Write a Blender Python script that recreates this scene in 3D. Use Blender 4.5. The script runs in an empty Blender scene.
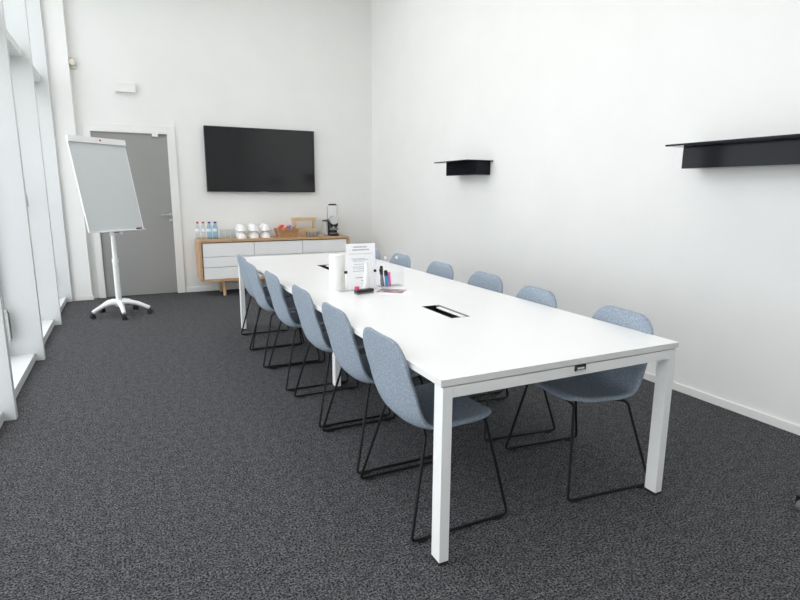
import bpy, bmesh, math, random
from mathutils import Vector, Matrix
random.seed(7)
SC = bpy.context.scene
COL = SC.collection
PI = math.pi

# ------------------------------------------------------------------ materials
def new_mat(name):
    m = bpy.data.materials.new(name); m.use_nodes = True
    nt = m.node_tree; b = nt.nodes['Principled BSDF']
    return m, nt, b

def mat(name, col, rough=0.5, metal=0.0, var=0.0, scale=40.0, bump=0.0, bscale=None, spec=0.5, stretch=None, coat=0.0):
    m, nt, b = new_mat(name)
    b.inputs['Base Color'].default_value = (*col, 1)
    b.inputs['Roughness'].default_value = rough
    b.inputs['Metallic'].default_value = metal
    b.inputs['Specular IOR Level'].default_value = spec
    b.inputs['Coat Weight'].default_value = coat
    tc = nt.nodes.new('ShaderNodeTexCoord')
    src = tc.outputs['Object']
    if stretch:
        mp = nt.nodes.new('ShaderNodeMapping'); mp.inputs['Scale'].default_value = stretch
        nt.links.new(src, mp.inputs['Vector']); src = mp.outputs['Vector']
    if var > 0:
        n = nt.nodes.new('ShaderNodeTexNoise'); n.inputs['Scale'].default_value = scale; n.inputs['Detail'].default_value = 4
        nt.links.new(src, n.inputs['Vector'])
        r = nt.nodes.new('ShaderNodeValToRGB')
        r.color_ramp.elements[0].position = 0.3; r.color_ramp.elements[1].position = 0.7
        r.color_ramp.elements[0].color = (*[max(0, c*(1-var)) for c in col], 1)
        r.color_ramp.elements[1].color = (*[min(1, c*(1+var)) for c in col], 1)
        nt.links.new(n.outputs['Fac'], r.inputs['Fac']); nt.links.new(r.outputs['Color'], b.inputs['Base Color'])
    if bump > 0:
        n2 = nt.nodes.new('ShaderNodeTexNoise'); n2.inputs['Scale'].default_value = bscale or scale; n2.inputs['Detail'].default_value = 3
        nt.links.new(src, n2.inputs['Vector'])
        bp = nt.nodes.new('ShaderNodeBump'); bp.inputs['Strength'].default_value = bump; bp.inputs['Distance'].default_value = 0.004
        nt.links.new(n2.outputs['Fac'], bp.inputs['Height']); nt.links.new(bp.outputs['Normal'], b.inputs['Normal'])
    return m

def glass_mat(name, tint=(1, 1, 1), refl=1.0, rough=0.02):
    # thin clear sheet: transparent with a fresnel reflection
    m = bpy.data.materials.new(name); m.use_nodes = True
    nt = m.node_tree; nt.nodes.clear()
    o = nt.nodes.new('ShaderNodeOutputMaterial')
    t = nt.nodes.new('ShaderNodeBsdfTransparent'); t.inputs['Color'].default_value = (*tint, 1)
    g = nt.nodes.new('ShaderNodeBsdfGlossy'); g.inputs['Roughness'].default_value = rough
    f = nt.nodes.new('ShaderNodeFresnel'); f.inputs['IOR'].default_value = 1.45
    mu = nt.nodes.new('ShaderNodeMath'); mu.operation = 'MULTIPLY'; mu.inputs[1].default_value = refl
    mx = nt.nodes.new('ShaderNodeMixShader')
    ge = nt.nodes.new('ShaderNodeNewGeometry'); inv_ = nt.nodes.new('ShaderNodeMath'); inv_.operation = 'SUBTRACT'; inv_.inputs[0].default_value = 1
    m2 = nt.nodes.new('ShaderNodeMath'); m2.operation = 'MULTIPLY'
    nt.links.new(ge.outputs['Backfacing'], inv_.inputs[1])
    nt.links.new(f.outputs[0], mu.inputs[0]); nt.links.new(mu.outputs[0], m2.inputs[0]); nt.links.new(inv_.outputs[0], m2.inputs[1]); nt.links.new(m2.outputs[0], mx.inputs[0])
    nt.links.new(t.outputs[0], mx.inputs[1]); nt.links.new(g.outputs[0], mx.inputs[2])
    nt.links.new(mx.outputs[0], o.inputs['Surface'])
    return m

def two_tone(name, c1, c2, scale, rough, lo=0.35, hi=0.65, bump=0.0, c3=None, scale2=2.0, detail=2.5, nrough=0.65):
    m, nt, b = new_mat(name)
    b.inputs['Roughness'].default_value = rough
    b.inputs['Specular IOR Level'].default_value = 0.15
    tc = nt.nodes.new('ShaderNodeTexCoord')
    n = nt.nodes.new('ShaderNodeTexNoise'); n.inputs['Scale'].default_value = scale; n.inputs['Detail'].default_value = detail; n.inputs['Roughness'].default_value = nrough
    nt.links.new(tc.outputs['Object'], n.inputs['Vector'])
    r = nt.nodes.new('ShaderNodeValToRGB')
    r.color_ramp.elements[0].position = lo; r.color_ramp.elements[1].position = hi
    r.color_ramp.elements[0].color = (*c1, 1); r.color_ramp.elements[1].color = (*c2, 1)
    nt.links.new(n.outputs['Fac'], r.inputs['Fac'])
    out = r.outputs['Color']
    if c3:
        n3 = nt.nodes.new('ShaderNodeTexNoise'); n3.inputs['Scale'].default_value = scale2; n3.inputs['Detail'].default_value = 4
        nt.links.new(tc.outputs['Object'], n3.inputs['Vector'])
        r3 = nt.nodes.new('ShaderNodeValToRGB'); r3.color_ramp.elements[0].position = .4; r3.color_ramp.elements[1].position = .62
        r3.color_ramp.elements[0].color = (1, 1, 1, 1); r3.color_ramp.elements[1].color = (*c3, 1)
        nt.links.new(n3.outputs['Fac'], r3.inputs['Fac'])
        mx = nt.nodes.new('ShaderNodeMix'); mx.data_type = 'RGBA'; mx.blend_type = 'MULTIPLY'; mx.inputs['Factor'].default_value = 1
        nt.links.new(out, mx.inputs[6]); nt.links.new(r3.outputs['Color'], mx.inputs[7]); out = mx.outputs[2]
    nt.links.new(out, b.inputs['Base Color'])
    if bump:
        bp = nt.nodes.new('ShaderNodeBump'); bp.inputs['Strength'].default_value = bump; bp.inputs['Distance'].default_value = 0.003
        nt.links.new(n.outputs['Fac'], bp.inputs['Height']); nt.links.new(bp.outputs['Normal'], b.inputs['Normal'])
    return m

M = {}
M['wall'] = mat('wall_paint', (0.825, 0.825, 0.81), 0.85, var=0.012, scale=3, bump=0.05, bscale=180, spec=0.2)
M['trimw'] = mat('trim_paint', (0.82, 0.82, 0.80), 0.5, var=0.01, scale=5)
M['fin'] = mat('window_frame_paint', (0.67, 0.69, 0.69), 0.45, var=0.012, scale=4)
M['ceil'] = mat('ceiling_paint', (0.86, 0.86, 0.85), 0.9, var=0.012, scale=3)
M['carpet'] = two_tone('carpet_loop', (0.008, 0.008, 0.010), (0.195, 0.197, 0.205), 120, 0.95, 0.43, 0.61, bump=0.5, detail=3, nrough=0.8, c3=(0.70, 0.70, 0.71), scale2=24)
M['fabric'] = two_tone('melange_fabric', (0.175, 0.22, 0.275), (0.39, 0.44, 0.505), 130, 0.9, 0.34, 0.68, bump=0.25, detail=4, nrough=0.75)
M['black_metal'] = mat('black_powder_coat', (0.006, 0.006, 0.007), 0.5, var=0.1, scale=60, spec=0.3)
M['rubber'] = mat('black_rubber', (0.015, 0.015, 0.016), 0.7, var=0.1, scale=60)
M['table'] = mat('white_laminate', (0.865, 0.865, 0.86), 0.28, var=0.008, scale=6, spec=0.45)
M['edge'] = mat('tabletop_edge_band', (0.74, 0.745, 0.73), 0.45, var=0.01, scale=6)
M['tframe'] = mat('white_powder_coat', (0.84, 0.845, 0.835), 0.4, var=0.01, scale=9)
M['black_gap'] = mat('black_plastic', (0.008, 0.008, 0.009), 0.5, var=0.1, scale=50)
M['grey_plastic'] = mat('grey_plastic', (0.22, 0.22, 0.22), 0.5, var=0.05, scale=50)
M['door'] = mat('grey_door_paint', (0.305, 0.305, 0.295), 0.5, var=0.02, scale=3)
M['steel'] = mat('brushed_steel', (0.55, 0.55, 0.54), 0.32, 1.0, var=0.06, scale=30)
M['chrome'] = mat('chrome', (0.75, 0.75, 0.76), 0.15, 1.0, var=0.03, scale=30)
M['screen'] = mat('tv_screen', (0.010, 0.010, 0.012), 0.12, var=0.05, scale=3, spec=0.5)
M['bezel'] = mat('tv_bezel', (0.008, 0.008, 0.009), 0.35, var=0.05, scale=20)
M['oak'] = mat('oak_wood', (0.55, 0.345, 0.19), 0.5, var=0.16, scale=9, stretch=(1.5, 22, 22))
M['oakv'] = mat('oak_wood_upright', (0.55, 0.345, 0.19), 0.5, var=0.16, scale=9, stretch=(22, 22, 1.5))
M['pale_wood'] = mat('pale_pine', (0.66, 0.49, 0.30), 0.55, var=0.12, scale=9, stretch=(1.5, 20, 20))
M['drawer'] = mat('drawer_white', (0.90, 0.90, 0.90), 0.4, var=0.008, scale=5)
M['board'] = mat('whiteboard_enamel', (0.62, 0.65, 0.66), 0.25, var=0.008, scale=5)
M['easel'] = mat('easel_white', (0.82, 0.83, 0.83), 0.4, var=0.01, scale=9)
M['shelfblack'] = mat('satin_black_metal', (0.010, 0.011, 0.015), 0.09, 0.0, var=0.08, scale=8, spec=0.15)
M['porcelain'] = mat('white_porcelain', (0.86, 0.86, 0.85), 0.15, var=0.008, scale=30)
M['paper'] = mat('white_paper', (0.92, 0.92, 0.94), 0.8, var=0.01, scale=60)
M['tissue'] = mat('paper_towel', (0.86, 0.86, 0.82), 0.95, var=0.02, scale=160, bump=0.3)
M['ink'] = mat('grey_ink', (0.42, 0.43, 0.46), 0.8, var=0.1, scale=90)
M['inkd'] = mat('dark_ink', (0.06, 0.06, 0.07), 0.8, var=0.1, scale=90)
M['cream'] = mat('cream_plastic', (0.66, 0.63, 0.54), 0.5, var=0.02, scale=30)
M['whiteplastic'] = mat('white_plastic', (0.84, 0.84, 0.83), 0.4, var=0.01, scale=30)
M['red'] = mat('red_plastic', (0.55, 0.03, 0.05), 0.4, var=0.05, scale=60)
M['pinkred'] = mat('crimson_plastic', (0.70, 0.05, 0.14), 0.4, var=0.05, scale=60)
M['darkred'] = mat('dark_red_plastic', (0.42, 0.02, 0.04), 0.4, var=0.05, scale=60)
M['blue'] = mat('dark_blue_plastic', (0.02, 0.06, 0.24), 0.4, var=0.05, scale=60)
M['cyan'] = mat('bright_blue_plastic', (0.04, 0.36, 0.72), 0.4, var=0.05, scale=60)
M['pink'] = mat('pink_plastic', (0.85, 0.22, 0.48), 0.4, var=0.05, scale=60)
M['mauve'] = mat('mauve_grey_plastic', (0.22, 0.19, 0.27), 0.4, var=0.05, scale=60)
M['purple'] = mat('purple_foil', (0.27, 0.20, 0.48), 0.4, var=0.15, scale=60)
M['orange'] = mat('orange_foil', (0.80, 0.28, 0.08), 0.4, var=0.15, scale=60)
M['redfoil'] = mat('red_foil', (0.72, 0.07, 0.09), 0.4, var=0.15, scale=60)
M['tan'] = mat('tan_wrapper', (0.56, 0.33, 0.16), 0.5, var=0.15, scale=60)
M['wicker'] = mat('wicker', (0.46, 0.27, 0.13), 0.7, var=0.35, scale=70, bump=0.5)
M['glass_window'] = glass_mat('window_glass', (1, 1, 1), 0.6)
M['clear'] = glass_mat('clear_glass', (0.93, 0.95, 0.95), 1.0)
M['acrylic'] = glass_mat('clear_acrylic', (0.985, 0.985, 0.99), 0.8)
M['water'] = glass_mat('clear_bottle_plastic', (0.90, 0.92, 0.93), 1.0)
M['bluebottle'] = glass_mat('blue_bottle_plastic', (0.66, 0.83, 0.94), 1.0)
M['bottlelabel'] = mat('bottle_label', (0.80, 0.84, 0.88), 0.5, var=0.05, scale=60)
M['bluelabel'] = mat('blue_bottle_label', (0.72, 0.83, 0.93), 0.5, var=0.1, scale=60)
M['capsule'] = mat('capsule_foil', (0.50, 0.48, 0.49), 0.35, 0.3, var=0.2, scale=60)
M['tankgrey'] = mat('translucent_grey_tank', (0.62, 0.63, 0.63), 0.25, var=0.03, scale=20)
M['wheelgrey'] = mat('dark_grey_wheel', (0.13, 0.135, 0.14), 0.5, var=0.05, scale=50)
M['ground'] = mat('pale_paving', (0.45, 0.45, 0.43), 0.9, var=0.1, scale=2)

# card print: blocks of grey, red and pink
def print_mat():
    m, nt, b = new_mat('photo_print'); b.inputs['Roughness'].default_value = 0.3
    tc = nt.nodes.new('ShaderNodeTexCoord')
    v = nt.nodes.new('ShaderNodeTexVoronoi'); v.inputs['Scale'].default_value = 34
    nt.links.new(tc.outputs['Object'], v.inputs['Vector'])
    s = nt.nodes.new('ShaderNodeSeparateColor'); nt.links.new(v.outputs['Color'], s.inputs[0])
    r = nt.nodes.new('ShaderNodeValToRGB'); r.color_ramp.interpolation = 'CONSTANT'
    e = r.color_ramp.elements
    e[0].position = 0; e[0].color = (.17, .16, .17, 1); e[1].position = .4; e[1].color = (.30, .13, .15, 1)
    for p, c in ((.55, (.55, .10, .18, 1)), (.7, (.22, .20, .20, 1)), (.88, (.62, .40, .44, 1))):
        q = e.new(p); q.color = c
    nt.links.new(s.outputs[0], r.inputs['Fac']); nt.links.new(r.outputs['Color'], b.inputs['Base Color'])
    return m
M['print'] = print_mat()

# ------------------------------------------------------------------ mesh builder
class MB:
    def __init__(s): s.bm = bmesh.new()
    def box(s, x0, x1, y0, y1, z0, z1, bev=0.0, seg=2, mtx=None):
        b = bmesh.new(); bmesh.ops.create_cube(b, size=1)
        for v in b.verts:
            v.co = Vector(((x0+x1)/2+v.co.x*(x1-x0), (y0+y1)/2+v.co.y*(y1-y0), (z0+z1)/2+v.co.z*(z1-z0)))
        if bev > 0: bmesh.ops.bevel(b, geom=b.edges[:], offset=bev, segments=seg, affect='EDGES', profile=0.5)
        s._add(b, mtx); return s
    def _add(s, b, mtx=None):
        if mtx: bmesh.ops.transform(b, matrix=mtx, verts=b.verts[:])
        me = bpy.data.meshes.new('tmp'); b.to_mesh(me); b.free(); s.bm.from_mesh(me); bpy.data.meshes.remove(me)
    def lathe(s, prof, n=24, c=(0, 0, 0), mtx=None, sx=1, sy=1, cap=True):
        b = bmesh.new(); rings = []
        for r, z in prof:
            if r < 1e-6: rings.append([b.verts.new((0, 0, z))])
            else: rings.append([b.verts.new((r*sx*math.cos(2*PI*k/n), r*sy*math.sin(2*PI*k/n), z)) for k in range(n)])
        for a, d in zip(rings, rings[1:]):
            for k in range(n):
                k2 = (k+1) % n
                if len(a) == 1 and len(d) == 1: continue
                if len(a) == 1: b.faces.new((a[0], d[k2], d[k]))
                elif len(d) == 1: b.faces.new((a[k], a[k2], d[0]))
                else: b.faces.new((a[k], a[k2], d[k2], d[k]))
        if cap:
            if len(rings[0]) > 1: b.faces.new(rings[0][::-1])
            if len(rings[-1]) > 1: b.faces.new(rings[-1])
        bmesh.ops.recalc_face_normals(b, faces=b.faces[:])
        for v in b.verts: v.co += Vector(c)
        s._add(b, mtx); return s
    def cyl(s, p0, p1, r0, r1=None, n=16):
        p0 = Vector(p0); p1 = Vector(p1); r1 = r0 if r1 is None else r1
        d = p1-p0; q = d.to_track_quat('Z', 'Y').to_matrix().to_4x4(); q.translation = p0
        return s.lathe([(r0, 0), (r1, d.length)], n, mtx=q)
    def tube(s, pts, r, n=10, closed=False, fillet=0.0, fseg=4, radii=None):
        P = [Vector(p) for p in pts]
        if fillet > 0:
            Q = [P[0]] if not closed else []
            rng = range(1, len(P)-1) if not closed else range(len(P))
            for i in rng:
                a, b_, c = P[i-1], P[i], P[(i+1) % len(P)]
                u = (a-b_); w = (c-b_); f = min(fillet, u.length*.45, w.length*.45)
                u.normalize(); w.normalize()
                A = b_+u*f; C = b_+w*f
                for k in range(fseg+1):
                    t = k/fseg; Q.append((1-t)**2*A + 2*t*(1-t)*b_ + t*t*C)
            if not closed: Q.append(P[-1])
            P = Q
        b = bmesh.new(); rings = []; N = len(P); prev = None
        for i in range(N):
            if closed: t = P[(i+1) % N]-P[i-1]
            else: t = P[min(i+1, N-1)]-P[max(i-1, 0)]
            t.normalize()
            if prev is None:
                up = Vector((0, 0, 1)) if abs(t.z) < .9 else Vector((1, 0, 0))
                x = t.cross(up).normalized()
            else:
                x = (prev - t*prev.dot(t)).normalized()
            prev = x; y = t.cross(x)
            rr = radii[i] if radii else r
            rings.append([b.verts.new(P[i]+x*rr*math.cos(2*PI*k/n)+y*rr*math.sin(2*PI*k/n)) for k in range(n)])
        prs = list(zip(rings, rings[1:])) + ([(rings[-1], rings[0])] if closed else [])
        for a, d in prs:
            for k in range(n): b.faces.new((a[k], a[(k+1) % n], d[(k+1) % n], d[k]))
        if not closed: b.faces.new(rings[0][::-1]); b.faces.new(rings[-1])
        bmesh.ops.recalc_face_normals(b, faces=b.faces[:])
        s._add(b); return s
    def poly(s, pts, h, mtx=None, bev=0.0):
        # extruded outline in xy, thickness h along z
        b = bmesh.new(); f = b.faces.new([b.verts.new((p[0], p[1], 0)) for p in pts])
        e = bmesh.ops.extrude_face_region(b, geom=[f]); vs = [v for v in e['geom'] if isinstance(v, bmesh.types.BMVert)]
        bmesh.ops.translate(b, verts=vs, vec=(0, 0, h))
        bmesh.ops.recalc_face_normals(b, faces=b.faces[:])
        if bev: bmesh.ops.bevel(b, geom=b.edges[:], offset=bev, segments=2, affect='EDGES', profile=.5)
        s._add(b, mtx); return s
    def build(s, name, m, parent=None, loc=None, smooth=35):
        me = bpy.data.meshes.new(name); s.bm.to_mesh(me); s.bm.free()
        for mm in (m if isinstance(m, list) else [m]): me.materials.append(mm)
        if smooth:
            for p in me.polygons: p.use_smooth = True
            try: me.set_sharp_from_angle(angle=math.radians(smooth))
            except Exception: pass
        o = bpy.data.objects.new(name, me); COL.objects.link(o)
        if smooth and smooth < 60:
            wn_ = o.modifiers.new('weighted', 'WEIGHTED_NORMAL'); wn_.weight = 100; wn_.keep_sharp = True
        if parent: o.parent = parent
        if loc: o.location = loc
        return o

def tag(o, label=None, cat=None, group=None, kind=None):
    if label: o['label'] = label
    if cat: o['category'] = cat
    if group: o['group'] = group
    if kind: o['kind'] = kind
    return o
def thing(name, label, cat, loc=(0, 0, 0), rz=0.0, group=None):
    o = bpy.data.objects.new(name, None); COL.objects.link(o); o.empty_display_size = .05
    o.location = loc; o.rotation_euler = (0, 0, rz)
    return tag(o, label, cat, group)
def copy_tree(o, loc, rz, label):
    def rec(src, par):
        c = src.copy(); COL.objects.link(c); c.parent = par
        for ch in src.children: rec(ch, c)
        return c
    r = rec(o, None); r.location = loc; r.rotation_euler = (0, 0, rz); r['label'] = label
    return r
def struct(o): o['kind'] = 'structure'; return o

# ------------------------------------------------------------------ room
XW = 3.463; YB = 8.12; YF = -3.2; XG = -0.95; ZC = 4.35; FX = -0.713
struct(MB().box(XG-.25, XW+.2, YF-.2, YB+.3, -.12, 0).build('floor', M['carpet']))
struct(MB().box(XG-.25, XW+.2, YF-.2, YB+.3, ZC, ZC+.12).build('ceiling', M['ceil']))
struct(MB().box(XW, XW+.15, YF-.2, YB+.3, 0, ZC).build('wall_right', M['wall']))
struct(MB().box(XG-.25, XW, YF-.15, YF, 0, ZC).build('wall_front', M['wall']))
# back wall with door opening
DX0, DX1, DZ = -.342, .546, 2.113
w = MB(); w.box(XG-.25, DX0-.02, YB, YB+.14, 0, ZC); w.box(DX1+.02, XW, YB, YB+.14, 0, ZC); w.box(DX0-.02, DX1+.02, YB, YB+.14, DZ+.02, ZC)
struct(w.build('wall_back', M['wall']))
# pier at the window corner
struct(MB().box(XG-.25, -.493, 8.04, YB, 0, ZC).box(XG-.25, FX, YF, -1.516, 0, ZC).build('wall_left', M['wall']))
# baseboards
struct(MB().box(XW-.014, XW, YF, YB, 0, .055, .003).build('baseboard_right', M['trimw']))
b = MB(); b.box(.655, XW-.014, YB-.014, YB, 0, .06, .003)
struct(b.build('baseboard_back', M['trimw']))
b = MB(); b.box(FX, -.476, 8.028, 8.04, 0, .055, .003); b.box(-.493, -.476, 8.04, YB, 0, .055, .003)
struct(b.build('baseboard_left', M['trimw']))

# door
dr = MB().box(DX0, DX1, YB+.012, YB+.055, .006, DZ, .002).build('door_1', M['door']); struct(dr)
f = MB()
for x0, x1 in ((DX0-.075, DX0+.004), (DX1-.004, DX1+.095)):
    f.box(x0, x1, YB-.018, YB+.012, 0, DZ+.10, .004)
f.box(DX0+.004, DX1-.004, YB-.018, YB+.012, DZ-.004, DZ+.10, .004)
f.box(DX0-.02, DX0, YB+.012, YB+.13, 0, DZ+.02); f.box(DX1, DX1+.02, YB+.012, YB+.13, 0, DZ+.02); f.box(DX0, DX1, YB+.012, YB+.13, DZ, DZ+.02)
f.build('door_frame', M['trimw'], dr)
f = MB(); f.box(DX0-.02, DX0-.008, YB-.021, YB-.018, .0, DZ+.015); f.box(DX1+.012, DX1+.024, YB-.021, YB-.018, .0, DZ+.015); f.box(DX0-.008, DX1+.012, YB-.021, YB-.018, DZ+.012, DZ+.024)
f.build('frame_bead', M['trimw'], dr)
hd = MB(); hd.tube([(.525, YB+.012, 1.07), (.525, YB-.04, 1.07), (.395, YB-.045, 1.066)], .010, fillet=.02)
hd.build('handle', M['steel'], dr)
MB().lathe([(.026, 0), (.026, .008)], 20, mtx=Matrix.Translation((.525, YB+.012, 1.07)) @ Matrix.Rotation(PI/2, 4, 'X')).build('handle_rose', M['steel'], dr)
MB().lathe([(.026, 0), (.026, .010), (.012, .016)], 20, mtx=Matrix.Translation((.525, YB+.012, .993)) @ Matrix.Rotation(PI/2, 4, 'X')).build('lock_rose', M['steel'], dr)
MB().box(.362, .432, YB-.025, YB+.012, 2.072, 2.116, .005).build('door_closer', M['whiteplastic'], dr)
MB().box(DX0, DX1, YB+.13, YB+.14, 0, DZ).build('door_backing', M['door'], dr)

# window wall: slim fins, sills, transoms, frames, panes
FINS = [3.908+1.356*k for k in range(-4, 3)]
for i, y in enumerate(FINS):
    struct(MB().box(XG-.02, FX, y, y+.055, 0, ZC, .004).build('trim_%d' % (i+1), M['fin']))
struct(MB().box(XG-.02, FX, 7.985, 8.04, 0, ZC, .004).build('trim_8', M['fin']))
edges = FINS + [7.985]
wn = 0
for i in range(len(edges)-1):
    y0 = edges[i] + .055; y1 = edges[i+1]
    if y1-y0 < .2: continue
    wn += 1
    fr = MB(); fx0, fx1 = XG-.05, XG+.0
    for z0, z1 in ((.07, 2.62), (2.70, ZC-.06)):
        fr.box(fx0, fx1, y0, y0+.055, z0, z1, .003); fr.box(fx0, fx1, y1-.055, y1, z0, z1, .003)
        fr.box(fx0, fx1, y0+.055, y1-.055, z0, z0+.06, .003); fr.box(fx0, fx1, y0+.055, y1-.055, z1-.06, z1, .003)
    fr.box(fx0, fx1, y0, y1, ZC-.06, ZC)
    win = struct(fr.build('window_%d' % wn, M['fin']))
    MB().box(fx0-.02, -.777, y0, y1, 0, .066, .003).build('sill', M['fin'], win)
    MB().box(fx0, -.787, y0, y1, 2.625, 2.70, .003).build('transom', M['fin'], win)
    for z0, z1 in ((.13, 2.56), (2.76, ZC-.12)):
        MB().box(XG-.03, XG-.022, y0+.055, y1-.055, z0, z1).build('pane', M['glass_window'], win, smooth=0)
    if abs(y0-3.963) < .05 or abs(y0-6.675) < .05:
        MB().tube([(XG+.036, y1-.075, .22), (XG+.036, y1-.075, .44)], .012).box(XG, XG+.036, y1-.085, y1-.06, .20, .46, .003).build('hinge', M['steel'], win)
    if abs(y0-5.319) < .05:
        MB().box(XG, XG+.03, y1-.17, y1-.14, 1.28, 1.31, .004).tube([(XG+.03, y1-.155, 1.34), (XG+.078, y1-.155, 1.345), (XG+.085, y1-.155, 1.225)], .013, fillet=.02).build('window_handle', M['steel'], win)
# ground outside
g = MB().box(-14, XG-.25, -14, 20, -.4, -.15).build('floor_outside', M['ground']); struct(g)

# ------------------------------------------------------------------ table
XL, XR, YN, YT = .9466, 2.1726, 1.6057, 5.6684
TT, TB = .740, .715
tbl = thing('conference_table', 'long white conference table with twelve blue chairs around it', 'table', ((XL+XR)/2, (YN+YT)/2, 0))
ox, oy = (XL+XR)/2, (YN+YT)/2
def T(x): return x-ox
def U(y): return y-oy
holes = [(1.490, 1.606, 2.435, 2.771), (1.490, 1.606, 4.43, 4.766)]
def slab_with_holes():
    bm = bmesh.new()
    xs = [XL, 1.490, 1.606, XR]; ys = [YN, 2.435, 2.771, 4.43, 4.766, YT]
    V = {}
    def v(i, j, z):
        k = (i, j, z)
        if k not in V: V[k] = bm.verts.new((T(xs[i]), U(ys[j]), z))
        return V[k]
    solid = lambda i, j: 0 <= i < 3 and 0 <= j < 5 and not (i == 1 and j in (1, 3))
    for i in range(3):
        for j in range(5):
            if not solid(i, j): continue
            bm.faces.new((v(i, j, TT), v(i+1, j, TT), v(i+1, j+1, TT), v(i, j+1, TT)))
            bm.faces.new((v(i, j+1, TB), v(i+1, j+1, TB), v(i+1, j, TB), v(i, j, TB)))
            for di, dj, a, c in ((-1, 0, (i, j+1), (i, j)), (1, 0, (i+1, j), (i+1, j+1)), (0, -1, (i, j), (i+1, j)), (0, 1, (i+1, j+1), (i, j+1))):
                if not solid(i+di, j+dj):
                    f = bm.faces.new((v(*a, TB), v(*c, TB), v(*c, TT), v(*a, TT))); f.material_index = 1
    bmesh.ops.recalc_face_normals(bm, faces=bm.faces[:])
    mb = MB(); mb.bm.free(); mb.bm = bm; return mb
slab_with_holes().build('tabletop', [M['table'], M['edge']], tbl, smooth=0)
LW, LD = .042, .064
zt = TB-.006
def leg(x0, x1, y0, y1, ztop):
    MBL = MB().box(T(x0), T(x1), U(y0), U(y1), .012, ztop, .0025).build('leg', M['tframe'], tbl)
    MB().box(T(x0)+.001, T(x1)-.001, U(y0)+.001, U(y1)-.001, 0, .012).build('foot', M['rubber'], MBL)
IN = .009
leg(XL+IN, XL+IN+LW, YN+.002, YN+LD, zt); leg(XR-IN-LW, XR-IN, YN+.002, YN+LD, zt)
leg(XL+IN, XL+IN+LW, YT-LD, YT-.002, zt); leg(XR-IN-LW, XR-IN, YT-LD, YT-.002, zt)
YM = 3.637
leg(1.247, 1.289, YM-LD/2, YM+LD/2, zt-.05); leg(1.830, 1.872, YM-LD/2, YM+LD/2, zt-.05)
def rail(name, x0, x1, y0, y1, z0, z1, m='tframe'): return MB().box(T(x0), T(x1), U(y0), U(y1), z0, z1, .002).build(name, M[m], tbl)
rail('end_rail', XL+IN+LW, XR-IN-LW, YN+.002, YN+.042, zt-.042, zt)
rail('end_rail', XL+IN+LW, XR-IN-LW, YT-.042, YT-.002, zt-.042, zt)
rail('cross_rail', 1.20, 1.92, YM-.03, YM+.03, zt-.05, zt)
rail('side_rail', 1.16, 1.20, YN+.042, YT-.042, zt-.05, zt); rail('side_rail', 1.92, 1.96, YN+.042, YT-.042, zt-.05, zt)
for x in (XL+.03, XR-.03):
    for y in (YN+.035, YT-.035): MB().cyl((T(x), U(y), zt), (T(x), U(y), TB), .012).build('spacer', M['black_gap'], tbl)
for x in (1.18, 1.94):
    for y in (2.2, YM, 5.0): MB().cyl((T(x), U(y), zt), (T(x), U(y), TB), .012).build('spacer', M['black_gap'], tbl)
lp = MB().box(T(1.566), T(1.622), U(YN-.004), U(YN+.002), .688, .713, .001).build('maker_tag', M['black_gap'], tbl)
m2 = MB()
for k in range(5): m2.box(T(1.577+k*.0075), T(1.582+k*.0075), U(YN-.005), U(YN-.004), .696, .703)
m2.box(T(1.571), T(1.617), U(YN-.005), U(YN-.004), .6895, .6915)
m2.build('tag_print', M['whiteplastic'], lp)
for (x0, x1, y0, y1) in holes:
    p = MB(); e = .0015
    p.box(T(x0)+e, T(x1)-e, U(y0)+e, U(y1)-e, .640, .645)
    p.box(T(x0)+e, T(x0)+.005, U(y0)+e, U(y1)-e, .645, .7405); p.box(T(x1)-.005, T(x1)-e, U(y0)+e, U(y1)-e, .645, .7405)
    p.box(T(x0)+.005, T(x1)-.005, U(y0)+e, U(y0)+.006, .645, .7405); p.box(T(x0)+.005, T(x1)-.005, U(y1)-.006, U(y1)-e, .645, .7405)
    cp = p.build('cable_port', M['black_gap'], tbl)
    MB().box(T(x0)+.064, T(x0)+.090, U(y0)+.003, U(y1)-.060, .7365, .7415, .001).build('flap', M['table'], cp)
    for k in range(3): MB().box(T(x0)+.02, T(x0)+.048, U(y0)+.05+k*.085, U(y0)+.105+k*.085, .645, .660, .003).build('socket', M['black_gap'], cp)
    MB().box(T(x1)-.025, T(x1)-.005, U(y0)+.003, U(y1)-.007, .7365, .7395, .001).build('port_edge', M['grey_plastic'], cp)

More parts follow.
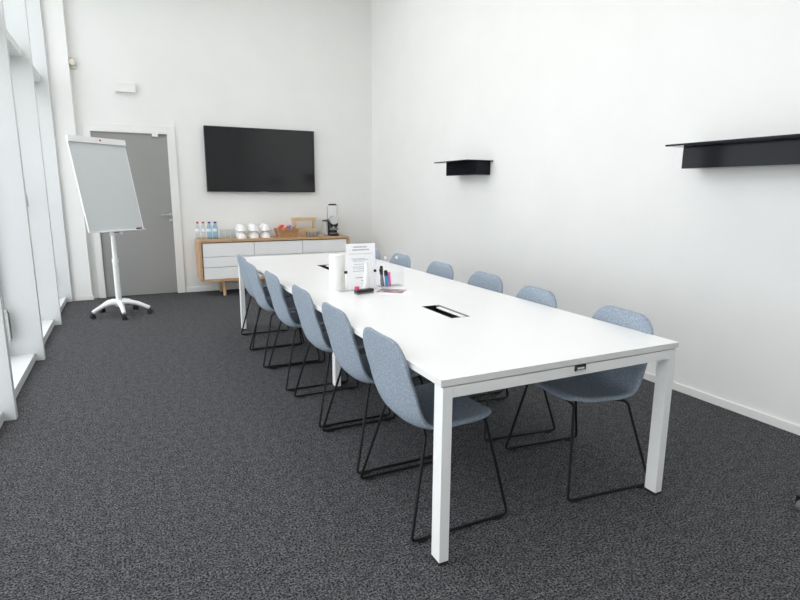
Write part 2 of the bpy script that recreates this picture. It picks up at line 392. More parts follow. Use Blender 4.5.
# ------------------------------------------------------------------ chairs
def shell_mesh():
    # profile of the outer (rear / under) surface, local x = sitting direction
    key = [(-.280, .816), (-.268, .745), (-.254, .670), (-.240, .590), (-.224, .510), (-.202, .452), (-.160, .419), (-.090, .410), (.000, .415), (.085, .426), (.150, .440), (.190, .446)]
    # Catmull-Rom resample
    P = [Vector((a, c)) for a, c in key]; pts = []
    for i in range(len(P)-1):
        p0 = P[max(i-1, 0)]; p1 = P[i]; p2 = P[i+1]; p3 = P[min(i+2, len(P)-1)]
        for k in range(5):
            t = k/5
            pts.append(0.5*((2*p1)+(-p0+p2)*t+(2*p0-5*p1+4*p2-p3)*t*t+(-p0+3*p1-3*p2+p3)*t**3))
    pts.append(P[-1])
    S = [0]
    for a, c in zip(pts, pts[1:]): S.append(S[-1]+(c-a).length)
    L = S[-1]
    def at(s_):
        s_ = max(0, min(L, s_))
        for i in range(len(S)-1):
            if s_ <= S[i+1]+1e-9:
                t = (s_-S[i])/(S[i+1]-S[i]); return pts[i].lerp(pts[i+1], t)
        return pts[-1]
    rows = [0, .008, .02, .04, .065, .095, .13] + [.13+(L-.13-.11)*k/14 for k in range(1, 15)] + [L-.085, L-.06, L-.038, L-.02, L-.008, L]
    def lerpk(tab, u):
        for (a, x), (c, y) in zip(tab, tab[1:]):
            if u <= c: t = (u-a)/(c-a); t = t*t*(3-2*t); return x+(y-x)*t
        return tab[-1][1]
    wtab = [(0, .206), (.10, .219), (.22, .230), (.40, .234), (.62, .234), (.85, .228), (L, .214)]
    ctab = [(0, .004), (.12, .010), (.25, .026), (.40, .042), (.55, .036), (.75, .022), (L, .008)]
    us = [-1, -.96, -.88, -.75, -.55, -.3, 0, .3, .55, .75, .88, .96, 1]
    bm = bmesh.new(); outer = []; inner = []; n = len(us)
    for s_ in rows:
        p = at(s_); t = (at(s_+.004)-at(s_-.004)).normalized(); nrm = Vector((-t.y, t.x))
        if nrm.y < -0.2 or (nrm.x < 0 and abs(nrm.y) < .9): nrm = -nrm
        wd = lerpk(wtab, s_)
        r1, r2 = .105, .075
        if s_ < r1: wd += -r1+math.sqrt(max(0, r1*r1-(r1-s_)**2))
        if L-s_ < r2: wd += -r2+math.sqrt(max(0, r2*r2-(r2-(L-s_))**2))
        c = lerpk(ctab, s_); ro = []; ri = []
        edge_end = min(s_, L-s_)
        for u in us:
            off = c*abs(u)**2.6
            q = p+nrm*off
            y = u*wd
            e = 1.0
            th = .026
            rim = max(0, (abs(u)-.86)/.14); th2 = th*(1-.55*rim*rim)*(1 if edge_end > .02 else .45+.55*edge_end/.02)
            ro.append(bm.verts.new((q.x, y, q.y)))
            qi = q+nrm*th2
            ri.append(bm.verts.new((qi.x, y*(1-.012*rim), qi.y)))
        outer.append(ro); inner.append(ri)
    R = len(rows)
    for i in range(R-1):
        for j in range(n-1):
            bm.faces.new((outer[i][j], outer[i][j+1], outer[i+1][j+1], outer[i+1][j]))
            bm.faces.new((inner[i][j+1], inner[i][j], inner[i+1][j], inner[i+1][j+1]))
    for i in range(R-1):
        bm.faces.new((outer[i][0], outer[i+1][0], inner[i+1][0], inner[i][0]))
        bm.faces.new((outer[i+1][-1], outer[i][-1], inner[i][-1], inner[i+1][-1]))
    for j in range(n-1):
        bm.faces.new((outer[0][j+1], outer[0][j], inner[0][j], inner[0][j+1]))
        bm.faces.new((outer[-1][j], outer[-1][j+1], inner[-1][j+1], inner[-1][j]))
    bmesh.ops.recalc_face_normals(bm, faces=bm.faces[:])
    mb = MB(); mb.bm.free(); mb.bm = bm; return mb

def make_chair(label, group):
    t = thing('meeting_chair', label, 'chair', group=group)
    sh = shell_mesh().build('seat_shell', M['fabric'], t, smooth=80)
    sub = sh.modifiers.new('round', 'SUBSURF'); sub.levels = 1; sub.render_levels = 1
    fr = MB()
    ft, rt = (.150, .185, .432), (-.150, .195, .416)
    pathL = []
    w = .275; r = .0068
    for s in (1, -1):
        fr.tube([(rt[0]+.05, s*.09, .402), (rt[0], s*rt[1], rt[2]), (-.250, s*w, .013), (.220, s*w, .013), (ft[0], s*ft[1], ft[2]), (ft[0]-.03, s*.09, .420)], r, n=8, fillet=.022, fseg=4)
    fr.tube([(rt[0]+.05, .09, .402), (rt[0]+.05, -.09, .402)], r, n=8); fr.tube([(ft[0]-.03, .09, .420), (ft[0]-.03, -.09, .420)], r, n=8)
    f = fr.build('sled_frame', M['black_metal'], t)
    for s in (1, -1):
        for x in (-.200, .170):
            MB().box(x-.022, x+.022, s*w-.007, s*w+.007, 0, .012, .003).build('glide', M['rubber'], f)
    return t
ordn = ['nearest', 'second from near end', 'third from near end', 'fourth from near end', 'fifth from near end', 'farthest']
Lc = [(1.172, 2.045, 0), (1.176, 2.650, 0), (1.176, 3.263, 0), (1.156, 3.957, 0), (1.126, 4.545, 0), (1.155, 5.115, 0)]
Rc = [(1.950, 1.985, -.10), (1.965, 2.665, -.11), (2.045, 3.30, 0), (2.045, 3.957, 0), (2.02, 4.66, 0), (2.00, 5.30, 0)]
c0 = make_chair('light blue fabric chair, %s on the window side of the table' % ordn[0], 'blue fabric chairs along the window side of the table')
c0.location = (Lc[0][0], Lc[0][1], 0); c0.rotation_euler.z = Lc[0][2]
for k in range(1, 6):
    copy_tree(c0, (Lc[k][0], Lc[k][1], 0), Lc[k][2], 'light blue fabric chair, %s on the window side of the table' % ordn[k])
for k in range(6):
    c = copy_tree(c0, (Rc[k][0], Rc[k][1], 0), PI+Rc[k][2], 'light blue fabric chair, %s on the bare wall side of the table' % ordn[k])
    c['group'] = 'blue fabric chairs along the bare wall side of the table'

# ------------------------------------------------------------------ flipchart easel
A, TH = .69, .206
fc = thing('flipchart_easel', 'white flipchart whiteboard on a wheeled star base in front of the grey door', 'flipchart', (-.165, 6.90, 0))
wv = Vector((math.cos(A), math.sin(A), 0)); bv = Vector((-math.sin(A)*math.sin(TH), math.cos(A)*math.sin(TH), math.cos(TH))); nv = wv.cross(bv)
base = Vector((-.109, 6.851, .952)) - Vector((-.165, 6.90, 0))
BM = Matrix(((wv.x, bv.x, nv.x, base.x), (wv.y, bv.y, nv.y, base.y), (wv.z, bv.z, nv.z, base.z), (0, 0, 0, 1)))
def pbox(x0, x1, y0, y1, z0, z1, bev=0): return MB().box(x0, x1, y0, y1, z0, z1, bev, mtx=BM)
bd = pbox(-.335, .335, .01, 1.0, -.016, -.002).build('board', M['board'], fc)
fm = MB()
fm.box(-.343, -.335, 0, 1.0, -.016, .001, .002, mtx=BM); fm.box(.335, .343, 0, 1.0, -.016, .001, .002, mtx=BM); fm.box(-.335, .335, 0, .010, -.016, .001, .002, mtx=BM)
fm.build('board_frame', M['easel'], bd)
cl = pbox(-.345, .345, .945, 1.010, -.004, .022, .004).build('clamp_bar', M['easel'], fc)
MB().lathe([(.010, 0), (.010, .006), (.006, .009)], 14, mtx=BM @ Matrix.Translation((.02, .98, .022))).build('clamp_knob', M['darkred'], cl)
pt = MB().box(-.20, .343, -.010, 0, -.018, .030, .003, mtx=BM).build('pen_tray', M['easel'], fc)
sg = MB().cyl((0, 0, .13), (0, 0, .62), .030).cyl((0, 0, .60), (.0, 0, .93), .024)
sg.build('pole', M['easel'], fc)
MB().cyl((0, 0, .60), (0, 0, .64), .034).build('collar', M['whiteplastic'], fc)
k = MB().lathe([(.028, -.03), (.032, -.02), (.032, .02), (.028, .03)], 18, mtx=Matrix.Translation((0.0, 0, .925)) @ Matrix.Rotation(PI/2, 4, 'Y'))
k.cyl((.03, 0, .925), (.075, -.01, .928), .012); k.cyl((.075, -.01, .928), (.10, -.012, .930), .020)
k.build('tilt_joint', M['easel'], fc)
bk = MB().box(-.05, .05, -.01, .5, -.040, -.020, .004, mtx=BM); bk.box(-.15, .15, .08, .12, -.035, -.020, .004, mtx=BM); bk.box(-.02, .03, -.02, .06, -.06, -.02, .003, mtx=BM)
bk.build('mounting_bracket', M['grey_plastic'], fc)
hub = MB().lathe([(.042, .105), (.050, .12), (.046, .155), (.034, .175)], 20).build('hub', M['easel'], fc)
cast = [(-.429, 6.786), (-.119, 6.600), (.143, 6.84), (.0, 7.150), (-.352, 7.13)]
for cx, cy in cast:
    d = Vector((cx+.165, cy-6.90, 0)); R_ = d.length; d.normalize()
    pts = [d*.02+Vector((0, 0, .140)), d*(.30*R_)+Vector((0, 0, .150)), d*(.6*R_)+Vector((0, 0, .130)), d*(.85*R_)+Vector((0, 0, .095)), d*R_+Vector((0, 0, .072))]
    lg = MB().tube(pts, .02, n=12, radii=[.032, .030, .026, .022, .020]).build('leg', M['easel'], fc)
    e = d*R_; sd = Vector((-d.y, d.x, 0))
    wq = MB()
    for s in (-1, 1):
        c = e+sd*(s*.014)+Vector((0, 0, .027)); wq.cyl(c-sd*.009, c+sd*.009, .027, n=18)
    wq.cyl(e+Vector((0, 0, .03)), e+Vector((0, 0, .066)), .013); wq.box(e.x-.02, e.x+.02, e.y-.02, e.y+.02, .044, .056, .006)
    wq.build('caster', M['rubber'], lg)
mk = MB(); a0 = BM @ Vector((.235, .010, .016)); a1 = BM @ Vector((.30, .010, .016))
mk_o = thing('board_marker', 'small dark red marker lying at the bottom right of the flipchart board', 'marker', Vector((-.165, 6.90, 0))+a0)
MB().cyl((0, 0, 0), (a1-a0)*.6, .009).build('barrel', M['inkd'], mk_o)
MB().cyl((a1-a0)*.6, (a1-a0), .0095).build('cap', M['darkred'], mk_o)

# ------------------------------------------------------------------ television
tv = thing('television', 'large black flat screen television mounted on the back wall above the sideboard', 'television', (1.760, 8.05, 1.811))
MB().box(-.761, .761, .004, .045, -.434, .434, .004).build('casing', M['bezel'], tv)
MB().box(-.751, .751, .0, .004, -.421, .425, .001).build('screen', M['screen'], tv)
MB().box(-.05, .05, -.003, .004, -.433, -.424).build('logo_plate', M['grey_plastic'], tv)
MB().box(-.25, .25, .045, .0698, -.2, .2, .003).build('wall_bracket', M['black_metal'], tv)

# wall fittings
wa = thing('wall_alarm', 'small white rectangular box on the back wall high above the grey door', 'alarm', (.096, YB, 2.656))
MB().box(-.113, .113, -.055, 0, -.06, .06, .006).build('housing', M['whiteplastic'], wa)
MB().box(-.095, .070, -.058, -.055, -.05, .048, .002).build('cover', M['trimw'], wa)
wb = thing('motion_sensor', 'small cream rounded sensor high on the back wall beside the white corner pier', 'sensor', (-.455, YB, 2.889))
MB().box(-.036, .036, -.03, 0, -.065, .065, .008).build('back_box', M['cream'], wb)
MB().lathe([(.045, .03), (.043, .05), (.03, .072), (0, .08)], 20, mtx=Matrix.Rotation(PI/2, 4, 'X')).build('lens', M['cream'], wb)

# ------------------------------------------------------------------ wall shelves (right wall)
def wall_shelf(label, y0, y1, z, drop):
    t = thing('wall_shelf', label, 'shelf', (XW, (y0+y1)/2, z), group='black shelves on the bare wall')
    L = (y1-y0)/2
    MB().box(-.325, 0, -L, L, -.006, .006, .002).build('shelf_plate', M['shelfblack'], t)
    MB().box(-.178, 0, -L+.05, L-.02, -.006-drop, -.006, .003).build('box_body', M['shelfblack'], t)
    return t
s1 = wall_shelf('black shelf with a box underneath on the bare wall, farthest from the camera', 4.906, 5.587, 1.713, .135)
s2 = wall_shelf('black shelf with a box underneath on the bare wall, nearest the camera', 1.45, 2.566, 1.693, .135)

# ------------------------------------------------------------------ sideboard
SX0, SX1, SY0, SY1, SZ0, SZ1 = .800, 2.879, 7.60, 8.06, .203, .755
sb = thing('sideboard', 'oak framed sideboard with white drawers under the television', 'sideboard', ((SX0+SX1)/2, (SY0+SY1)/2, 0))
hx, hy = (SX1-SX0)/2, (SY1-SY0)/2
def ring_frame():
    m = MB(); t = .030; R = .028
    def rr(x0, x1, z0, z1, r, n=6):
        o = []
        for cx, cz, a0 in ((x1-r, z1-r, 0), (x0+r, z1-r, PI/2), (x0+r, z0+r, PI), (x1-r, z0+r, 1.5*PI)):
            for k in range(n+1):
                a = a0+PI/2*k/n; o.append((cx+r*math.cos(a), cz+r*math.sin(a)))
        return o
    O = rr(-hx, hx, SZ0, SZ1, R); I = rr(-hx+t, hx-t, SZ0+t, SZ1-t, .006)
    bm = bmesh.new(); N = len(O)
    vo = [[bm.verts.new((p[0], y, p[1])) for p in O] for y in (-hy, hy)]; vi = [[bm.verts.new((p[0], y, p[1])) for p in I] for y in (-hy, hy)]
    for k in range(N):
        k2 = (k+1) % N
        bm.faces.new((vo[0][k], vo[0][k2], vi[0][k2], vi[0][k])); bm.faces.new((vo[1][k2], vo[1][k], vi[1][k], vi[1][k2]))
        bm.faces.new((vo[0][k2], vo[0][k], vo[1][k], vo[1][k2])); bm.faces.new((vi[0][k], vi[0][k2], vi[1][k2], vi[1][k]))
    bmesh.ops.recalc_face_normals(bm, faces=bm.faces[:])
    m.bm.free(); m.bm = bm; return m
ring_frame().build('carcass', M['oak'], sb)
MB().box(-hx+.031, hx-.031, -hy+.06, hy-.005, SZ0+.031, SZ1-.031).build('inner_cabinet', M['black_gap'], sb)
fz0, fz1 = SZ0+.030+.004, SZ1-.030-.014
cols = [(-hx+.030+.014, 1.510-.003-(SX0+hx)), (1.510+.003-(SX0+hx), 2.180-.003-(SX0+hx)), (2.180+.003-(SX0+hx), hx-.030-.014)]
for x0, x1 in cols:
    zz = [(.535, fz1), (.397, .529), (fz0, .391)]
    for z0, z1 in zz:
        MB().box(x0, x1, -hy+.008, -hy+.06, z0, z1, .002).build('drawer', M['drawer'], sb)
for x in (-hx+.30, hx-.30):
    for y, sy in ((-hy+.10, -1), (hy-.10, 1)):
        MB().cyl((x, y, SZ0), (x+(.02 if x > 0 else -.0), y+sy*.045, 0), .030, .020, n=14).build('leg', M['oakv'], sb)
st = MB()
for y in (-hy+.09, hy-.13): st.box(-hx+.27, hx-.27, y, y+.04, SZ0-.035, SZ0, .003)
st.build('stretcher', M['oak'], sb)

# ------------------------------------------------------------------ things on the sideboard
ZT = SZ1
def bottle(label, x, y, m, capm, labm, r=.030, h=.228, group=None):
    t = thing('water_bottle', label, 'bottle', (x, y, ZT), group=group)
    MB().lathe([(r*.92, 0), (r, .008), (r, h*.36), (r*.93, h*.40), (r, h*.44), (r, h*.60), (r*.9, h*.68), (r*.55, h*.84), (r*.42, h*.88), (r*.42, h*.91)], 20).build('bottle_body', m, t)
    MB().lathe([(r*1.01, h*.44), (r*1.02, h*.45), (r*1.02, h*.60), (r*1.01, h*.61)], 20, cap=False).build('bottle_label', labm, t)
    MB().lathe([(r*.52, h*.91), (r*.54, h*.92), (r*.54, h*.985), (r*.48, h)], 18).build('cap', capm, t)
bottle('clear water bottle with a red cap at the left end of the sideboard', .822, 7.84, M['water'], M['darkred'], M['bottlelabel'])
bottle('clear water bottle with a red cap next to the blue bottles', .893, 7.84, M['water'], M['darkred'], M['bottlelabel'])
bottle('blue water bottle with a blue cap beside the red capped bottles', .968, 7.82, M['bluebottle'], M['blue'], M['bluelabel'], .035)
bottle('blue water bottle with a blue cap beside the drinking glasses', 1.044, 7.82, M['bluebottle'], M['blue'], M['bluelabel'], .035)
for k in range(3):
    n = ['left drinking glass of three, beside the blue bottle', 'middle drinking glass of three on the sideboard', 'right drinking glass of three, beside the white cups'][k]
    gq = MB().lathe([(.030, 0), (.031, .003), (.035, .125), (.0335, .125), (.0295, .012), (0, .011)], 22, cap=False)
    gq.lathe([(0, 0), (.030, 0)], 22, cap=False)
    o = gq.build('drinking_glass', M['clear'], loc=(1.128+k*.072, 7.80, ZT)); tag(o, 'clear empty '+n, 'glass', 'drinking glasses on the sideboard')

def cup_proto():
    t = thing('coffee_cup', '', 'cup', group='white cups stacked upside down on the sideboard')
    # upside down: rim on the bottom, foot on the top
    MB().lathe([(.062, 0), (.064, .002), (.063, .020), (.056, .048), (.041, .072), (.032, .080), (.031, .086), (.027, .086), (.026, .080), (0, .079)], 26, cap=False).build('bowl', M['porcelain'], t)
    MB().tube([(.060, 0, .020), (.080, 0, .022), (.083, 0, .044), (.068, 0, .058), (.053, 0, .052)], .0045, n=8, fillet=.012).build('handle', M['porcelain'], t)
    return t
def saucer_proto():
    return tag(MB().lathe([(0, .003), (.030, .003), (.031, 0), (.036, 0), (.040, .005), (.076, .012), (.080, .014), (.080, .016), (.074, .015), (.038, .008), (0, .007)], 28, cap=False).build('saucer', M['porcelain']), None, 'saucer', 'white saucers between the stacked cups')
cp0 = None; sc0 = None
xsn = ['left', 'middle', 'right']
for row, yy in enumerate((7.75, 7.945)):
    for k in range(3):
        x = 1.380+k*.162+(.0 if row == 0 else .012)
        rn = 'front row' if row == 0 else 'back row'
        for lvl in range(2):
            z = ZT+lvl*(.086+.0155)
            lb = 'white %s cup turned upside down in the %s stack of the %s of cups' % (['lower', 'upper'][lvl], xsn[k], rn)
            if cp0 is None: cp0 = cup_proto(); cp0['label'] = lb; cp0.location = (x, yy, z); cp0.rotation_euler.z = 1.2
            else: copy_tree(cp0, (x, yy, z), 1.2+.5*k+.9*lvl+row, lb)
        lb = 'white saucer lying between the two cups of the %s stack of the %s' % (xsn[k], rn)
        if sc0 is None: sc0 = saucer_proto(); sc0['label'] = lb; sc0.location = (x, yy, ZT+.086)
        else:
            c = sc0.copy(); COL.objects.link(c); c.location = (x, yy, ZT+.086); c['label'] = lb

# wicker basket with snacks
bk = thing('wicker_basket', 'woven brown wicker basket full of snacks beside the white cups', 'basket', (2.000, 7.78, ZT))
def rrect(hx_, hy_, r, n=5):
    o = []
    for cx, cy, a0 in ((hx_-r, hy_-r, 0), (-hx_+r, hy_-r, PI/2), (-hx_+r, -hy_+r, PI), (hx_-r, -hy_+r, 1.5*PI)):
        for k in range(n+1):
            a = a0+PI/2*k/n; o.append((cx+r*math.cos(a), cy+r*math.sin(a)))
    return o
wv_ = MB()
for k in range(10):
    z = .008+k*.0105; q = .128+.0026*k
    wv_.tube([(p[0]*(1+.012*math.sin(i*2.1+k*PI)), p[1]*(1+.012*math.sin(i*2.1+k*PI)), z) for i, p in enumerate(rrect(q, q*.66, .03))], .0062, n=6, closed=True)
wv_.build('woven_sides', M['wicker'], bk)
up = MB()
for p in rrect(.128, .085, .03, 3): up.tube([(p[0], p[1], 0), (p[0]*1.19, p[1]*1.19, .108)], .004, n=6)
up.build('stakes', M['wicker'], bk)
MB().poly(rrect(.126, .083, .03), .006).build('basket_base', M['wicker'], bk)
MB().tube([(p[0], p[1], .112) for p in rrect(.156, .104, .035)], .009, n=8, closed=True).build('rim', M['wicker'], bk)
def packet(label, x, y, z, s, rot, m):
    a, b_, c = s
    mb = MB(); pts = []
    mb.box(-a/2, a/2, -b_/2, b_/2, -c/2, c/2, min(a, b_, c)*.42, 3)
    mb.box(-a/2-.008, -a/2+.006, -b_/2*.9, b_/2*.9, -.0015, .0015); mb.box(a/2-.006, a/2+.008, -b_/2*.9, b_/2*.9, -.0015, .0015)
    o = mb.build('snack_packet', m, loc=(x, y, z)); o.rotation_euler = rot
    tag(o, label, 'snack', 'wrapped snacks in the wicker basket')
packet('red wrapped snack at the left end of the wicker basket', 1.905, 7.765, ZT+.142, (.08, .05, .022), (0, -.75, .3), M['redfoil'])
packet('orange wrapped snack next to the red one in the basket', 1.945, 7.775, ZT+.132, (.08, .045, .02), (.2, -1.1, .1), M['orange'])
packet('crimson wrapped snack in the middle of the wicker basket', 1.988, 7.75, ZT+.126, (.07, .045, .02), (.1, -.9, -.3), M['pinkred'])
packet('purple wrapped snack in the middle of the wicker basket', 2.035, 7.79, ZT+.130, (.08, .05, .022), (.1, -.7, .4), M['purple'])
packet('dark wrapped snack beside the purple one in the basket', 2.076, 7.735, ZT+.128, (.07, .045, .02), (0, -.4, .8), M['mauve'])
packet('tan wrapped snack at the right end of the wicker basket', 2.122, 7.80, ZT+.150, (.09, .05, .03), (.2, -1.15, .2), M['tan'])
# filler snacks lying deep in the basket carry the upper ones
packet('large brown bag of snacks lying at the bottom of the basket', 2.000, 7.78, ZT+.050, (.21, .12, .075), (0, 0, 0), M['tan'])

# wooden carrier with a handle
wc = thing('wooden_carrier', 'pale wooden carrier box with a tall handle beside the coffee machine', 'carrier', (2.300, 7.95, ZT))
cr = MB()
cr.box(-.165, .165, -.07, .07, 0, .010, .002); cr.box(-.165, .165, -.07, -.060, .010, .105, .002); cr.box(-.165, .165, .060, .07, .010, .105, .002)
cr.build('box_sides', M['pale_wood'], wc)
for s in (-1, 1):
    MB().box(s*.155-.010, s*.155+.010, -.055, .055, .010, .245, .003).build('end_panel', M['pale_wood'], wc)
MB().box(-.180, .180, -.022, .022, .215, .262, .006).build('handle_bar', M['pale_wood'], wc)

# clear tub with capsules
tub = thing('capsule_tub', 'clear plastic tub of grey coffee capsules in front of the wooden carrier', 'tub', (2.365, 7.735, ZT))
tb = MB().lathe([(.085, 0), (.090, .004), (.100, .075), (.098, .075), (.087, .006), (0, .005)], 28, cap=False)
tb.lathe([(0, 0), (.085, 0)], 28, cap=False); tb.build('tub_wall', M['clear'], tub)
ci = 0
cap0 = None
for lvl, n, R_ in ((0, 6, .058), (0, 1, 0), (1, 5, .055)):
    for k in range(n):
        a = 2*PI*k/max(n, 1)+lvl*.4
        p = (2.365+R_*math.cos(a), 7.735+R_*math.sin(a), ZT+.0062+lvl*.031)
        if cap0 is None:
            cap0 = tag(MB().lathe([(.012, .0), (.0145, .004), (.0185, .024), (.0185, .0255), (.017, .029), (0, .029)], 16).build('coffee_capsule', M['capsule'], loc=p), 'grey foil coffee capsule inside the clear plastic tub', 'capsule', 'coffee capsules in the clear tub')
        else:
            c = cap0.copy(); COL.objects.link(c); c.location = p

# coffee machine
cm = thing('coffee_machine', 'black and silver coffee machine with a raised lever at the right end of the sideboard', 'coffee machine', (2.690, 7.80, ZT), -.10)
b = MB(); b.box(-.062, .072, .0, .16, .0, .215, .010); b.box(-.055, .068, -.075, .0, .135, .205, .008)
b.build('body', M['bezel'], cm)
MB().box(-.058, .070, -.115, .0, .0, .035, .006).build('drip_tray', M['bezel'], cm)
MB().box(-.050, .062, -.108, -.01, .035, .042, .002).build('cup_grate', M['steel'], cm)
MB().box(-.056, .069, -.080, -.072, .085, .118, .003).build('cup_stop', M['grey_plastic'], cm)
MB().lathe([(.060, -.03), (.066, -.02), (.066, .08), (.060, .09)], 26, mtx=Matrix.Translation((.006, .0, .225)) @ Matrix.Rotation(PI/2, 4, 'X')).build('brew_head', M['chrome'], cm)
MB().cyl((.006, -.045, .15), (.006, -.045, .118), .012).build('spout', M['chrome'], cm)
lv = MB().tube([(-.066, .03, .225), (-.066, .005, .445), (.078, .005, .445), (.078, .03, .225)], .0065, n=10, fillet=.02)
lv.build('lever', M['chrome'], cm)
MB().box(-.050, .062, -.006, .016, .436, .458, .006).build('lever_grip', M['bezel'], cm)
MB().cyl((-.074, .03, .225), (.086, .03, .225), .022).build('lever_axle', M['grey_plastic'], cm)
tk = MB().box(-.118, -.066, .01, .15, .0, .205, .012).build('water_tank', M['tankgrey'], cm)
MB().box(-.120, -.064, .008, .152, .205, .222, .005).build('tank_lid', M['bezel'], tk)

# ------------------------------------------------------------------ things on the table
o = MB().lathe([(.020, 0), (.0525, 0), (.0535, .002), (.0535, .234), (.052, .236), (.020, .236), (.019, .240), (.019, .01)], 36)
pr = thing('paper_towel_roll', 'white paper towel roll standing on the table beside the paper sign', 'paper roll', (1.247, 3.535, TT))
o.build('paper', M['tissue'], pr)
MB().lathe([(.0155, .001), (.019, .001), (.019, .235), (.0155, .235), (.0155, .001)], 24, cap=False).build('cardboard_core', M['tan'], pr)

sg = thing('sign_holder', 'clear acrylic stand holding a printed white sheet on the table', 'sign', (1.385, 3.42, TT), 0)
LEAN = .10
SM = Matrix.Translation((0, 0, .004)) @ Matrix.Rotation(-LEAN, 4, 'X')
MB().box(-.170, .112, -.035, .045, 0, .004, .001).build('stand_foot', M['acrylic'], sg)
MB().box(-.105, .105, .003, .0055, .0, .312, mtx=SM).build('acrylic_panel', M['acrylic'], sg)
sh = MB().box(-.105, .105, -.0005, .0005, .004, .308, mtx=SM).build('printed_sheet', M['paper'], sg)
def text_rows(rows, m, name):
    tx = MB(); rnd = random.Random(3)
    for (x0, x1, z, h) in rows:
        x = x0
        while x < x1-.004:
            wl = min(rnd.uniform(.008, .022), x1-x)
            tx.box(x, x+wl, -.0009, -.0005, z, z+h, mtx=SM); x += wl+.003
    tx.build(name, m, sh, smooth=0)
text_rows([(-.052, .050, .281, .0085), (-.060, .060, .262, .0085)], M['ink'], 'heading_text')
text_rows([(-.085, .085, .238, .003), (-.07, .03, .205, .004), (-.06, .05, .197, .004), (-.06, .03, .189, .003), (-.05, .055, .168, .0035), (-.06, .02, .150, .004), (-.06, .045, .138, .003), (-.06, .04, .122, .004)], M['ink'], 'body_text')
text_rows([(-.045, .04, .078, .0035), (-.003, .018, .058, .005), (.005, .018, .040, .004)], M['inkd'], 'dark_text')
for x, lab in ((-.110, 'l'), (.100, 'r')):
    MB().box(x-.012, x+.008, -.004, .010, .112, .130, .003, mtx=SM).build('clip', M['bezel'], sg)

sp = thing('spray_bottle', 'small white bottle standing in front of the printed sheet', 'bottle', (1.388, 3.352, TT))
MB().lathe([(.019, 0), (.021, .004), (.021, .105), (.017, .125), (.011, .135), (.011, .140)], 22).build('bottle_body', M['whiteplastic'], sp)
MB().lathe([(.013, .140), (.013, .185), (.008, .190)], 18).build('cap', M['whiteplastic'], sp)
lt = MB(); rnd = random.Random(5)
for k in range(7):
    z = .035+k*.010; a0 = -1.05; a1 = a0+rnd.uniform(.7, 1.1)
    ring = [(.0213*math.cos(a0+(a1-a0)*j/5), .0213*math.sin(a0+(a1-a0)*j/5), z) for j in range(6)]
    lt.tube(ring, .0012, n=5)
lt.build('label_print', M['ink'], sp)

er = thing('board_eraser', 'dark grey whiteboard eraser lying on the table in front of the sign', 'eraser', (1.345, 3.292, TT), .22)
MB().box(-.068, .068, -.020, .020, .010, .030, .006).build('grip', M['bezel'], er)
MB().box(-.066, .066, -.019, .019, 0, .010, .002).build('felt_pad', M['grey_plastic'], er)
mg = MB().lathe([(.015, 0), (.016, .003), (.016, .018), (.013, .022)], 20).build('board_magnet', M['pinkred'], loc=(1.291, 3.280, TT+.030))
tag(mg, 'round crimson magnet sitting on the left end of the grey eraser', 'magnet')

# clear acrylic pen box
ab = thing('acrylic_box', 'clear acrylic box holding coloured markers on the table', 'box', (1.622, 3.50, TT))
MB().box(-.092, .092, -.05, .05, 0, .004).build('box_floor', M['acrylic'], ab, smooth=0)
MB().box(-.092, .092, -.05, -.047, .004, .10).build('front_wall', M['acrylic'], ab, smooth=0)
MB().box(-.092, .092, .047, .05, .004, .215).build('back_wall', M['acrylic'], ab, smooth=0)
for x in (-.092, .089): MB().box(x, x+.003, -.047, .047, .004, .14).build('side_wall', M['acrylic'], ab, smooth=0)
for x in (-.012, .078):
    MB().lathe([(.011, 0), (.011, .004), (.008, .006)], 18, mtx=Matrix.Translation((x, .047, .193)) @ Matrix.Rotation(PI/2, 4, 'X')).build('white_button', M['whiteplastic'], ab)
def pen(label, x, y, lean, leany, h, m, capm, r=.009, name='marker_pen'):
    t = thing(name, label, 'marker', (x, y, TT+.0045), group='markers in the acrylic box')
    t.rotation_euler = (leany, lean, 0)
    z0 = r*math.sin(abs(lean))+.001
    MB().lathe([(r*.8, z0), (r, z0+.004), (r, h*.66), (r*.95, h*.67)], 16).build('barrel', m, t)
    MB().lathe([(r*1.08, h*.67), (r*1.08, h*.95), (r*.8, h)], 16).build('cap', capm, t)
pen('mauve grey marker with a black cap leaning left in the acrylic box', 1.565, 3.478, -.16, 0, .125, M['mauve'], M['bezel'], .0105)
pen('black marker with a black cap behind the blue one in the acrylic box', 1.572, 3.512, -.05, 0, .138, M['bezel'], M['bezel'], .0105)
pen('bright blue marker with a black cap in the acrylic box', 1.592, 3.474, -.10, 0, .112, M['cyan'], M['bezel'], .0115)
pen('pink marker at the right of the blue one in the acrylic box', 1.620, 3.482, -.10, 0, .098, M['pink'], M['pink'], .0095)
pen('pale pink marker behind the pink one in the acrylic box', 1.615, 3.512, .03, 0, .088, M['pink'], M['pinkred'], .008)

pc = MB().box(-.088, .088, -.066, .066, 0, .0015).build('photo_card', M['print'], loc=(1.545, 3.295, TT+.0016))
pc.rotation_euler.z = -.72
tag(pc, 'printed photo card in grey and red lying in front of the acrylic box', 'card')
ps = MB().box(-.105, .105, -.075, .075, 0, .0008).build('paper_sheet', M['paper'], loc=(1.545, 3.225, TT+.0006)); ps.rotation_euler.z = -.5
tag(ps, 'blank white sheet of paper lying under the photo card', 'paper')

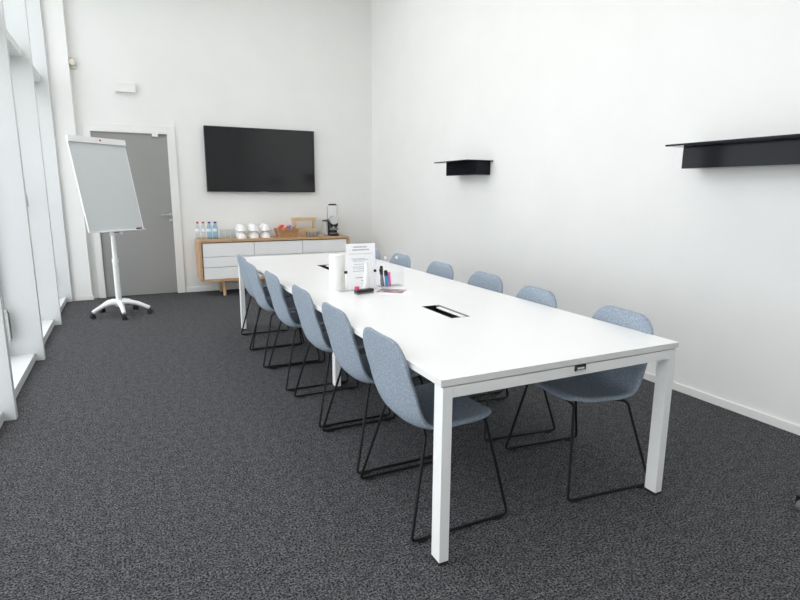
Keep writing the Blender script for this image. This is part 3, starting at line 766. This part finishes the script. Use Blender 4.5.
# furniture caster peeping in at the right edge
ct = thing('caster_foot', 'dark grey caster wheel on the carpet at the right edge of the picture', 'caster', (2.609, 1.240, 0))
MB().lathe([(.022, -.012), (.026, -.008), (.026, .008), (.022, .012)], 24, mtx=Matrix.Translation((0, 0, .026)) @ Matrix.Rotation(PI/2, 4, 'X')).build('wheel', M['wheelgrey'], ct)
MB().lathe([(.011, -.014), (.011, .014)], 16, mtx=Matrix.Translation((0, 0, .026)) @ Matrix.Rotation(PI/2, 4, 'X')).build('hub', M['rubber'], ct)
MB().box(-.012, .03, -.020, -.015, .02, .065, .002).box(-.012, .03, .015, .020, .02, .065, .002).box(-.015, .06, -.02, .02, .058, .072, .004).box(.03, .40, -.015, .015, .062, .09, .006).build('support_arm', M['black_metal'], ct)

# ------------------------------------------------------------------ light
W = bpy.data.worlds.new('World'); SC.world = W; W.use_nodes = True
nt = W.node_tree; bg = nt.nodes['Background']
bg.inputs['Color'].default_value = (0.94, 0.97, 1.0, 1); bg.inputs['Strength'].default_value = 3.0
# light portals in the window openings (they only guide sky sampling)
for z0, z1 in ((.13, 2.56), (2.76, ZC-.12)):
    ld = bpy.data.lights.new('window_portal', 'AREA'); ld.shape = 'RECTANGLE'; ld.size = 8.04+1.516; ld.size_y = z1-z0
    ld.cycles.is_portal = True
    lo = bpy.data.objects.new('window_portal', ld); COL.objects.link(lo)
    lo.location = (XG-.07, (8.04-1.516)/2, (z0+z1)/2)
    lo.rotation_euler = Matrix(((0, 0, -1), (1, 0, 0), (0, -1, 0))).to_euler()   # size along +y, facing +x
    lo.rotation_euler = Vector((1, 0, 0)).to_track_quat('-Z', 'Z').to_euler()

# fill panels added above the view to brighten the table and back wall
def emit(name, col, st):
    m = bpy.data.materials.new(name); m.use_nodes = True; n = m.node_tree; n.nodes.clear()
    o = n.nodes.new('ShaderNodeOutputMaterial'); e = n.nodes.new('ShaderNodeEmission'); e.inputs[0].default_value = (*col, 1); e.inputs[1].default_value = st
    n.links.new(e.outputs[0], o.inputs['Surface']); return m
M['fill_glow'] = emit('fill_panel_glow', (1.0, 0.985, 0.96), 4.2)
k = 0
for y in (.1, 2.4, 4.5, 6.3):
    for x in (.35, 2.1):
        k += 1
        fr_ = MB(); a, c = .33, .63
        fr_.box(x-a, x+a, y-c, y-c+.03, ZC-.03, ZC); fr_.box(x-a, x+a, y+c-.03, y+c, ZC-.03, ZC); fr_.box(x-a, x-a+.03, y-c+.03, y+c-.03, ZC-.03, ZC); fr_.box(x+a-.03, x+a, y-c+.03, y+c-.03, ZC-.03, ZC)
        t = struct(fr_.build('fill_panel', M['trimw']))
        MB().box(x-a+.03, x+a-.03, y-c+.03, y+c-.03, ZC-.02, ZC-.005).build('fill_emitter', M['fill_glow'], t, smooth=0)

# ------------------------------------------------------------------ camera
cam = bpy.data.cameras.new('camera'); co = bpy.data.objects.new('camera', cam); COL.objects.link(co)
yaw, pit, rol, f, h = 25.9965, 11.0519, .3797, 553.68, 1.3914
y_, p_, r_ = [math.radians(a) for a in (yaw, pit, rol)]
fw = Vector((math.sin(y_)*math.cos(p_), math.cos(y_)*math.cos(p_), -math.sin(p_)))
rt = Vector((math.cos(y_), -math.sin(y_), 0)); upv = rt.cross(fw)
r2 = rt*math.cos(r_)+upv*math.sin(r_); u2 = -rt*math.sin(r_)+upv*math.cos(r_)
co.matrix_world = Matrix(((r2.x, u2.x, -fw.x, 0), (r2.y, u2.y, -fw.y, 0), (r2.z, u2.z, -fw.z, h), (0, 0, 0, 1)))
cam.sensor_fit = 'HORIZONTAL'; cam.sensor_width = 36; cam.lens = f/800*36; cam.clip_start = .02
SC.camera = co
SC.view_settings.view_transform = 'Standard'; SC.view_settings.look = 'None'
SC.view_settings.gamma = 1; SC.view_settings.use_curve_mapping = False
SC.view_settings.exposure = 0.09
SC.cycles.max_bounces = 14; SC.cycles.diffuse_bounces = 10; SC.cycles.transparent_max_bounces = 24
